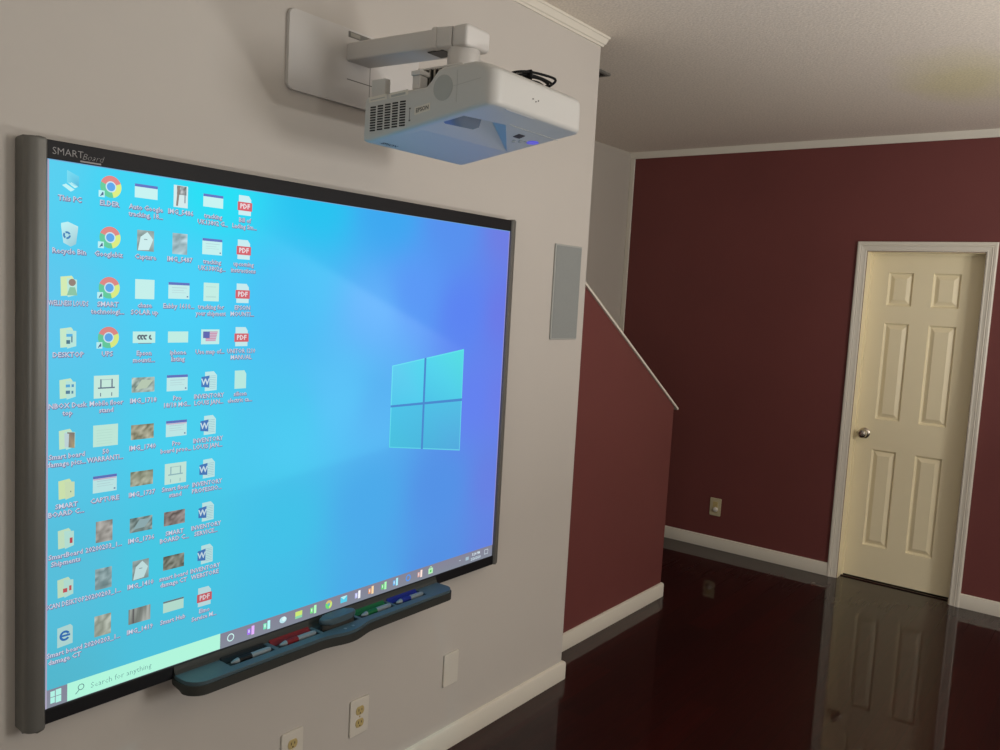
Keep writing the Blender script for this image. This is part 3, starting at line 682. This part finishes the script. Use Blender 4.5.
# top surface with five recesses: rim pieces around the slots
SL = [(.424, .560, 'pen_black'), (.574, .712, 'pen_red'), (.724, .858, None), (.870, 1.006, 'pen_green'), (1.016, 1.150, 'pen_blue')]
bm = bmesh.new()
o_ = tray_outline(.003)
zt0, zt1 = .6574, .6665
def slab(x0, x1, y0, y1):
    box(bm, (x0, y0, zt0), (x1, y1, zt1), .0012, 1)
left = [q for q in o_ if q[0] <= SL[0][0]]
# end caps with the rounded outline
lp = [(SL[0][0], -.058)] + [(o_[0][0], -.058)] + [q for q in o_[1:] if q[0] < SL[0][0]-.001] + [(SL[0][0], -.136)]
prism(bm, lp, 'z', zt0, zt1, .0015, 2)
rp = [(SL[-1][1], -.136)] + [q for q in o_[:-1] if q[0] > SL[-1][1]+.001] + [(o_[-1][0], -.058), (SL[-1][1], -.058)]
prism(bm, rp, 'z', zt0, zt1, .0015, 2)
fl = [(SL[0][0]-.001, -.108)] + [(SL[0][0]-.001, -.136)] + [q for q in o_ if q[1] <= -.13599 and SL[0][0] < q[0] < SL[-1][1]] + [(SL[-1][1]+.001, -.136), (SL[-1][1]+.001, -.108)]
prism(bm, fl, 'z', zt0, zt1, .0012, 1)
for (a, b) in zip(SL, SL[1:]): slab(a[1], b[0], -.058, -.1085)
finish('tray_top', bm, M['tray_top'], tr)
# round buttons in front of the eraser
for bx_ in (.782, .812):
    bm = bmesh.new(); cyl(bm, (bx_, -.133 if True else 0, zt1-.001), (bx_, -.133, zt1+.001), .0045, n=16)
    finish('tray_button', bm, M['silver'], tr)
for a, b, cn in SL:
    if cn:
        bm = bmesh.new(); prism(bm, [(-.0595, .6575), (-.0745, .6575), (-.0745, .6595), (-.0635, .667), (-.0595, .672)], 'x', a+.002, b-.003)
        s_ = finish('pen_slot', bm, M[cn], tr)
        s_['label'] = cn.replace('pen_', '')+' strip at the back of a pen slot'
GP = 'stylus pens lying in the tray'
for a, b, cn in SL:
    if not cn: continue
    cn_ = cn.replace('pen_', '')
    xa, xb = a+.010, b-.006; y, z = -.094, .6577+.0085
    nb = {'black': 'leftmost in the tray', 'red': 'left of the eraser', 'green': 'right of the eraser', 'blue': 'rightmost in the tray'}[cn_]
    pn = tag(empty('stylus_pen', ((xa+xb)/2, y, .6577)), f'silver stylus pen with {cn_} grip, {nb}', 'pen', GP)
    bm = bmesh.new(); lathe(bm, (xa, y, z), (1, 0, 0), [(0, .0018), (.003, .0032), (.012, .0062), (.020, .0078), (.0215, .0078)], 20); finish('tip', bm, M['silver'], pn, smooth=True)
    bm = bmesh.new(); lathe(bm, (xa+.0215, y, z), (1, 0, 0), [(0, .0080), (.018, .0084), (.036, .0082), (.038, .0080)], 20); finish('grip', bm, M[cn], pn, smooth=True)
    bm = bmesh.new(); lathe(bm, (xa+.0595, y, z), (1, 0, 0), [(0, .0078), (.03, .0080), (xb-xa-.066, .0076), (xb-xa-.0605, .0060), (xb-xa-.0595, .003)], 20); finish('barrel', bm, M['silver'], pn, smooth=True)
# eraser
er = tag(empty('board_eraser', (.791, -.092, .6577)), 'rounded grey board eraser in the middle of the pen tray', 'eraser')
def lens(L_, W_, n=26):
    return [((.791+L_*math.copysign(abs(math.cos(t_))**.75, math.cos(t_))), (-.090+W_*math.copysign(abs(math.sin(t_))**.8, math.sin(t_)))) for t_ in [2*math.pi*k/n for k in range(n)]]
bm = bmesh.new(); prism(bm, lens(.060, .0165), 'z', .6577, .678, .003, 2, which='caps'); finish('felt_pad', bm, M['tray'], er, smooth=True, sharp=50)
bm = bmesh.new(); prism(bm, lens(.0635, .0215), 'z', .6782, .6965, .007, 3, which='caps'); finish('grip_shell', bm, M['tray_top'], er, smooth=True, sharp=50)

# ------------------------------------------------------------------ projector mount
mt = tag(empty('projector_wall_mount', (.8625, 0, 2.24)), 'white wall plate with a boxy horizontal arm holding the projector', 'wall mount')
def bevelled(pts, axis, a, b, r, seg=3):
    bm = bmesh.new(); prism(bm, pts, axis, a, b, r, seg); return bm
finish('wall_plate', bevelled(rect_round(.619, 1.105, 2.135, 2.340, .016, 5), 'y', -.0005, -.0125, .0035, 2), M['mount'], mt, smooth=True, sharp=50)
bm = bmesh.new()         # slot showing the steel bracket, and the seam lines on the plate
prism(bm, [(.820, 2.318), (.905, 2.318), (.905, 2.334), (.820, 2.334)], 'y', -.0126, -.0136); box(bm, (.820, -.0125, 2.203), (.925, -.0132, 2.2055)); box(bm, (.905, -.0125, 2.137), (.9065, -.0132, 2.26))
finish('plate_slot', bm, M['rail'], mt)
bm = bmesh.new(); box(bm, (.826, -.0137, 2.321), (.862, -.0145, 2.331)); finish('steel_bracket', bm, M['steel'], mt)
def loft(bm, y0, z0, y1, z1, hw, hh, hw1=None, hh1=None, r=.010, n=4):
    # rounded-rectangle tube between (y0,z0 centre) and (y1,z1)
    hw1 = hw1 or hw; hh1 = hh1 or hh; R_ = []
    for (y, z, w, h_) in ((y0, z0, hw, hh), (y1, z1, hw1, hh1)):
        R_.append([bm.verts.new((px, y, pz)) for px, pz in rect_round(.8625-w, .8625+w, z-h_, z+h_, r, n)])
    A, B = R_; m_ = len(A)
    for i in range(m_): bm.faces.new([A[i], A[(i+1) % m_], B[(i+1) % m_], B[i]])
    bm.faces.new(A[::-1]); bm.faces.new(B)
bm = bmesh.new(); loft(bm, -.0128, 2.277, -.338, 2.268, .0462, .0245, r=.006); finish('arm', bm, M['mount'], mt, smooth=True, sharp=40)
bm = bmesh.new(); loft(bm, -.330, 2.2705, -.345, 2.270, .0480, .0275, r=.008); loft(bm, -.345, 2.270, -.395, 2.2665, .0450, .0265, r=.008); finish('sleeve', bm, M['mount'], mt, smooth=True, sharp=40)
bm = bmesh.new(); prism(bm, rect_round(.8625-.046, .8625+.050, 2.2385, 2.2935, .012, 4), 'y', -.3955, -.445, .009, 3, which='caps'); finish('end_cap', bm, M['mount'], mt, smooth=True, sharp=60)
bm = bmesh.new(); lathe(bm, (.8625, -.400, 2.243), (0, 0, -1), [(0, .040), (.004, .0415), (.040, .0415), (.050, .038), (.058, .036)], 36); finish('pivot', bm, M['mount'], mt, smooth=True)
bm = bmesh.new(); cyl(bm, (.895, -.405, 2.215), (.924, -.405, 2.215), .0165, n=28); finish('adjustment_knob', bm, M['mount'], mt, smooth=True)
bm = bmesh.new()      # dark cable opening under the arm
box(bm, (.835, -.300, 2.2415), (.888, -.352, 2.2440)); finish('cable_opening', bm, M['black'], mt)
# bracket plate carrying the projector
bm = bmesh.new(); box(bm, (.745, -.355, 2.167), (1.0, -.50, 2.173), .0015, 1)
box(bm, (.745, -.360, 2.150), (.757, -.372, 2.170), .001, 1)
prism(bm, [(-.36, 2.173), (-.36, 2.182), (-.45, 2.186), (-.45, 2.173)], 'x', .80, .93)
finish('support_plate', bm, M['mount'], mt)
bm = bmesh.new()
for i in range(5): box(bm, (.735+.004*i, -.385-.012*i, 2.121+.0008*i), (.99, -.391-.012*i, 2.166))
finish('fixing_bars', bm, M['steel'], mt)
for (px, py) in ((.722, -.385), (1.03, -.385)):
    bm = bmesh.new(); box(bm, (px-.014, py+.013, 2.1135), (px+.014, py-.013, 2.146), .002, 1); box(bm, (px-.017, py+.016, 2.146), (px+.03 if px < .9 else px+.017, py-.016, 2.158), .002, 1)
    cyl(bm, (px, py, 2.158), (px, py, 2.164), .006, n=14)
    finish('foot_post', bm, M['mount'], mt)

# ------------------------------------------------------------------ projector
pj = tag(empty('projector', (.884, -.43, 2.0)), 'white short-throw projector hanging above the whiteboard, underside lit blue', 'projector')
PX0, PX1 = .694, 1.070
prof = [(-.222, 1.998), (-.224, 2.102), (-.230, 2.1075), (-.432, 2.1125), (-.450, 2.128), (-.466, 2.146), (-.480, 2.152), (-.585, 2.1545), (-.612, 2.148), (-.636, 2.134), (-.639, 2.118), (-.640, 2.062), (-.634, 2.054), (-.600, 2.0495), (-.240, 1.9945)]
def body_bm():
    bm = bmesh.new(); R_, r2, mid = .030, .009, 2.075
    # rounded profile first
    P2 = []
    n = len(prof)
    for k in range(n):
        a, b, c = Vector(prof[k-1]), Vector(prof[k]), Vector(prof[(k+1) % n])
        d = min(.006, (a-b).length*.35, (c-b).length*.35)
        p0 = b+(a-b).normalized()*d; p1 = b+(c-b).normalized()*d
        for t_ in (0, .5, 1): P2.append(p0*(1-t_)**2+b*2*t_*(1-t_)+p1*t_*t_)
    def ring(x, sd):
        fi = R_-math.sqrt(max(0, R_*R_-max(0, R_-sd)**2)); zi = r2-math.sqrt(max(0, r2*r2-max(0, r2-sd)**2)); vs = []
        for p_ in P2:
            w_ = max(0, min(1, (-p_.x-.54)/.09)); w_ = w_*w_*(3-2*w_)
            y = p_.x+fi*w_; z = p_.y-math.copysign(min(zi, abs(p_.y-mid)), p_.y-mid)
            if p_.x > -.26: y -= zi*.6
            vs.append(bm.verts.new((x, y, z)))
        return vs
    ss = [0, .0008, .0025, .005, .009, .015, .022, .030]
    rings = [ring(PX0+q, q) for q in ss]+[ring(PX1-q, q) for q in ss[::-1]]
    for A, B in zip(rings, rings[1:]):
        for k in range(len(P2)): bm.faces.new([A[k], A[(k+1) % len(P2)], B[(k+1) % len(P2)], B[k]])
    bm.faces.new(rings[0][::-1]); bm.faces.new(rings[-1])
    return bm
bmb = body_bm()
me = bpy.data.meshes.new('b'); bmesh.ops.recalc_face_normals(bmb, faces=bmb.faces); bmb.to_mesh(me); bmb.free()
ob = bpy.data.objects.new('b', me); C.objects.link(ob)
bc = bmesh.new()
zb_ = lambda y: 1.9945+(-.240-y)*(.055/.36)
hull = [(.716, -.536, 2.025), (.851, -.556, 2.028), (1.052, -.408, 2.008), (.712, -.40, 2.008), (1.052, -.408, zb_(-.408)), (.712, -.40, zb_(-.40)), (.722, -.532, 2.067), (.790, -.542, 2.070), (.716, -.536, 2.045), (.851, -.556, 2.046)]
for v in hull: bc.verts.new(v)
r_ = bmesh.ops.convex_hull(bc, input=bc.verts)
bmesh.ops.delete(bc, geom=[g for g in r_['geom_interior'] if isinstance(g, bmesh.types.BMVert)], context='VERTS')
bmesh.ops.recalc_face_normals(bc, faces=bc.faces)
mc = bpy.data.meshes.new('c'); bc.to_mesh(mc); bc.free(); oc = bpy.data.objects.new('c', mc); C.objects.link(oc)
md = ob.modifiers.new('cut', 'BOOLEAN'); md.operation = 'DIFFERENCE'; md.object = oc; md.solver = 'EXACT'
dg = bpy.context.evaluated_depsgraph_get(); dg.update()
mb = bpy.data.meshes.new_from_object(ob.evaluated_get(dg)); mb.name = 'casing'
bpy.data.objects.remove(ob); bpy.data.objects.remove(oc)
mb.materials.clear(); mb.materials.append(M['proj'])
for f in mb.polygons: f.use_smooth = True
mb.set_sharp_from_angle(angle=math.radians(28))
case = bpy.data.objects.new('casing', mb); C.objects.link(case); case.parent = pj; set_local(case, pj)
# bottom plane helper
def zb(y): return 1.9945+(-.240-y)*(.055/.36)
def bot(x, y, d=.0): return (x, y-d*.151, zb(y)-d)
def bplate(name, pts, m, up=.0006, dn=.0010, parent=pj):
    bm = bmesh.new(); A = [bm.verts.new(bot(x, y, -up)) for x, y in pts]; B = [bm.verts.new(bot(x, y, dn)) for x, y in pts]
    n = len(pts); bm.faces.new(A); bm.faces.new(B[::-1])
    for i in range(n): bm.faces.new([A[i], B[i], B[(i+1) % n], A[(i+1) % n]])
    return finish(name, bm, m, parent)
# vents on the side
bm = bmesh.new()
for c_ in range(5):
    for r_ in range(10):
        y = -.246-.0256*c_; z = 2.0205+.0063*r_+.0012*c_
        box(bm, (PX0+.0002, y, z), (PX0-.0006, y-.0190, z+.0038))
finish('vent_slots', bm, M['black'], pj)
bm = bmesh.new()      # raised labels along the top of the side
for (a, b, z0, z1) in ((-.240, -.302, 2.0915, 2.1045), (-.312, -.374, 2.095, 2.108)):
    prism(bm, [(a, z0), (b, z0+.0035), (b, z1+.0035), (a, z1)], 'x', PX0+.0002, PX0-.0008)
finish('side_label', bm, M['plate_white'], pj)
bm = bmesh.new(); prism(bm, [(-.318, 2.0975), (-.366, 2.1005), (-.366, 2.1055), (-.318, 2.1025)], 'x', PX0-.0008, PX0-.0013); prism(bm, [(-.246, 2.096), (-.296, 2.099), (-.296, 2.101), (-.246, 2.098)], 'x', PX0-.0008, PX0-.0012)
finish('label_print', bm, M['proj_grey'], pj)
# round grille on the side
bm = bmesh.new(); cyl(bm, (PX0+.0005, -.4865, 2.1035), (PX0-.0007, -.4865, 2.1035), .0295, n=40); finish('round_grille', bm, M['proj_grey'], pj, smooth=True)
bm = bmesh.new()
prism(bm, [(-.398, 2.048), (-.448, 2.0555), (-.448, 2.0735), (-.398, 2.066)], 'x', PX0+.0002, PX0-.0005, mi=1)
add_text(bm, 'EPSON', .0135, lambda x, y, z: (PX0-.0010, -.403-x, 2.0535+y+x*.14), align='LEFT', offset=.0004)
finish('side_lettering', bm, [M['rail'], M['plate_white']], pj)
bm = bmesh.new(); box(bm, (PX0+.0002, -.380, 2.063), (PX0-.0007, -.385, 2.067)); box(bm, (PX0+.0002, -.380, 2.035), (PX0-.0007, -.385, 2.039)); box(bm, (PX0+.0002, -.3815, 2.04), (PX0-.0005, -.3825, 2.062))
finish('side_latch', bm, M['rail'], pj)
bm = bmesh.new()
box(bm, (PX0+.0002, -.529, 2.066), (PX0-.0004, -.5297, 2.14))
prism(bm, [(-.516, 2.1035), (-.60, 2.1135), (-.60, 2.1143), (-.516, 2.1043)], 'x', PX0+.0002, PX0-.0004)
finish('side_seam', bm, M['proj_grey'], pj)
bm = bmesh.new()
add_text(bm, 'EPSON', .018, lambda x, y, z: bot(.726+x, -.252-y, .0004), align='LEFT', offset=.0003)
finish('lettering', bm, M['black'], pj)
# projection window in the recess: lies on the sloping floor of the recess
def onfloor(u, v):
    A_, B_, D_ = Vector((.722, -.532, 2.067)), Vector((.790, -.542, 2.070)), Vector((1.052, -.408, zb(-.408)))
    n = (B_-A_).cross(D_-A_).normalized()
    if n.z > 0: n = -n
    z = A_.z-((u-A_.x)*n.x+(v-A_.y)*n.y)/n.z
    return Vector((u, v, z))+n*.0006
bm = bmesh.new(); bm.faces.new([bm.verts.new(onfloor(u, v)) for u, v in ((.728, -.526), (.790, -.536), (.852, -.470), (.846, -.456), (.752, -.446), (.733, -.452))]); 
finish('projection_window', bm, M['glass'], pj)
# controls by the front of the underside
bplate('remote_sensor', [(.945, -.508), (.972, -.508), (.965, -.532), (.938, -.532)], M['black'])
bplate('indicator_light', [(1.032+.020*math.cos(t_), -.508+.014*math.sin(t_)) for t_ in [2*math.pi*k/20 for k in range(20)]], M['led'])
for (bx_, by_) in ((.975, -.490), (.990, -.500), (.985, -.480), (1.0, -.490), (1.008, -.503)):
    bplate('button', [(bx_+.0055*math.cos(t_), by_+.0045*math.sin(t_)) for t_ in [2*math.pi*k/12 for k in range(12)]], M['proj_grey'])
bplate('panel_seam', [(.86, -.562), (1.069, -.562), (1.069, -.5632), (.86, -.5632)], M['proj_grey'])
bm = bmesh.new()
for dx in (0, .012, .022): cyl(bm, (.842+dx, -.6395, 2.095-(.004 if dx == .012 else 0)), (.842+dx, -.6412, 2.095-(.004 if dx == .012 else 0)), .0016, n=10)
finish('front_screws', bm, M['rail'], pj)
bm = bmesh.new(); box(bm, (.752, -.619, zb(-.618)+.0002), (.862, -.631, zb(-.618)+.006), .001, 1); finish('front_tab', bm, M['proj'], pj)
bm = bmesh.new(); box(bm, (.703, -.236, 2.1065), (.722, -.285, 2.150), .003, 2); finish('cable_cover_clip', bm, M['proj'], pj)
# coil of black cables on top
cb = tag(empty('cable_bundle', (.98, -.47, 2.16)), 'bundle of looped black cables on top of the projector', 'cable')
bm = bmesh.new()
rr = random.Random(2)
for k in range(4):
    pts = []
    a_, b_ = .064+.010*k, .026+.007*k
    for i in range(41):
        t_ = 2*math.pi*i/40
        pts.append((.972+a_*math.cos(t_)+.003*k, -.525+b_*math.sin(t_), 2.158+.0055*k+.012*math.sin(t_+2.4)*(1 if k % 2 else .6)+.002*math.sin(3*t_+k)+.008))
    tube(bm, pts, .0034)
finish('cable_loop', bm, M['cable'], cb, smooth=True)
bm = bmesh.new(); box(bm, (.925, -.540, 2.160), (.932, -.570, 2.192), .003, 1); finish('cable_tie', bm, M['cable'], cb)

# ------------------------------------------------------------------ camera
f_, pitch, roll, yaw = 838.424, -.0946, .0555, .6498
cp, sp_ = math.cos(pitch), math.sin(pitch); cy, sy = math.cos(yaw), math.sin(yaw)
F = Vector((cy*cp, sy*cp, sp_)); Rr = Vector((sy, -cy, 0)); Uu = Rr.cross(F)
cr, sr = math.cos(roll), math.sin(roll)
R2 = cr*Rr+sr*Uu; U2 = -sr*Rr+cr*Uu
cam = bpy.data.cameras.new('camera'); co = bpy.data.objects.new('camera', cam); C.objects.link(co)
m4 = Matrix(((R2.x, U2.x, -F.x, -.804), (R2.y, U2.y, -F.y, -1.838), (R2.z, U2.z, -F.z, 1.6291), (0, 0, 0, 1)))
co.matrix_world = m4
cam.sensor_width = 36; cam.lens = f_*36/1000; cam.clip_start = .02
S.camera = co

# ------------------------------------------------------------------ light
def area(name, loc, aim, sx, sy_, e, col):
    l = bpy.data.lights.new(name, 'AREA'); l.shape = 'DISK' if 'lamp' in name else 'RECTANGLE'; l.size = sx; l.size_y = sy_; l.energy = e; l.color = col
    o = bpy.data.objects.new(name, l); C.objects.link(o); o.location = loc
    o.rotation_euler = (Vector(aim)-Vector(loc)).to_track_quat('-Z', 'Y').to_euler(); return o
area('window_daylight', ((WX0+WX1)/2, YBK+.03, (WZ0+WZ1)/2), ((WX0+WX1)/2, 0, (WZ0+WZ1)/2), WX1-WX0-.1, WZ1-WZ0-.1, 44, (1, .975, .94))
area('added_fill_lamp', (2.2, -3.2, .8), (2.2, -3.2, 2.6), .38, .38, 54, (1, .975, .93))  # added upward fill for ceiling and upper walls, no fixture
area('added_fill_lamp', (.2, -3.0, .8), (.2, -3.0, 2.6), .38, .38, 14, (1, .975, .93))  # second added upward fill, weaker, for the left side
area('added_side_fill', (XL+.05, -2.6, 1.5), (4, -2.6, 1.5), 1.2, 1.2, 21, (1, .975, .94))  # added fill from the camera side, no real window there
# the lamp of the projector, spilling onto the pen tray below the picture
l = bpy.data.lights.new('projector_lamp', 'SPOT'); l.energy = 15; l.color = (.2, .8, 1); l.spot_size = math.radians(44); l.spot_blend = .35; l.shadow_soft_size = .012
o = bpy.data.objects.new('projector_lamp', l); C.objects.link(o); o.location = (.775, -.50, 2.015)
o.rotation_euler = (Vector((.76, -.10, .66))-Vector(o.location)).to_track_quat('-Z', 'Y').to_euler()
w = bpy.data.worlds.new('w'); S.world = w; w.use_nodes = True
w.node_tree.nodes['Background'].inputs[0].default_value = (.75, .85, 1, 1); w.node_tree.nodes['Background'].inputs[1].default_value = .4
S.view_settings.view_transform = 'Standard'; S.view_settings.look = 'None'; S.view_settings.gamma = 1; S.view_settings.exposure = 0
S.view_settings.use_curve_mapping = False
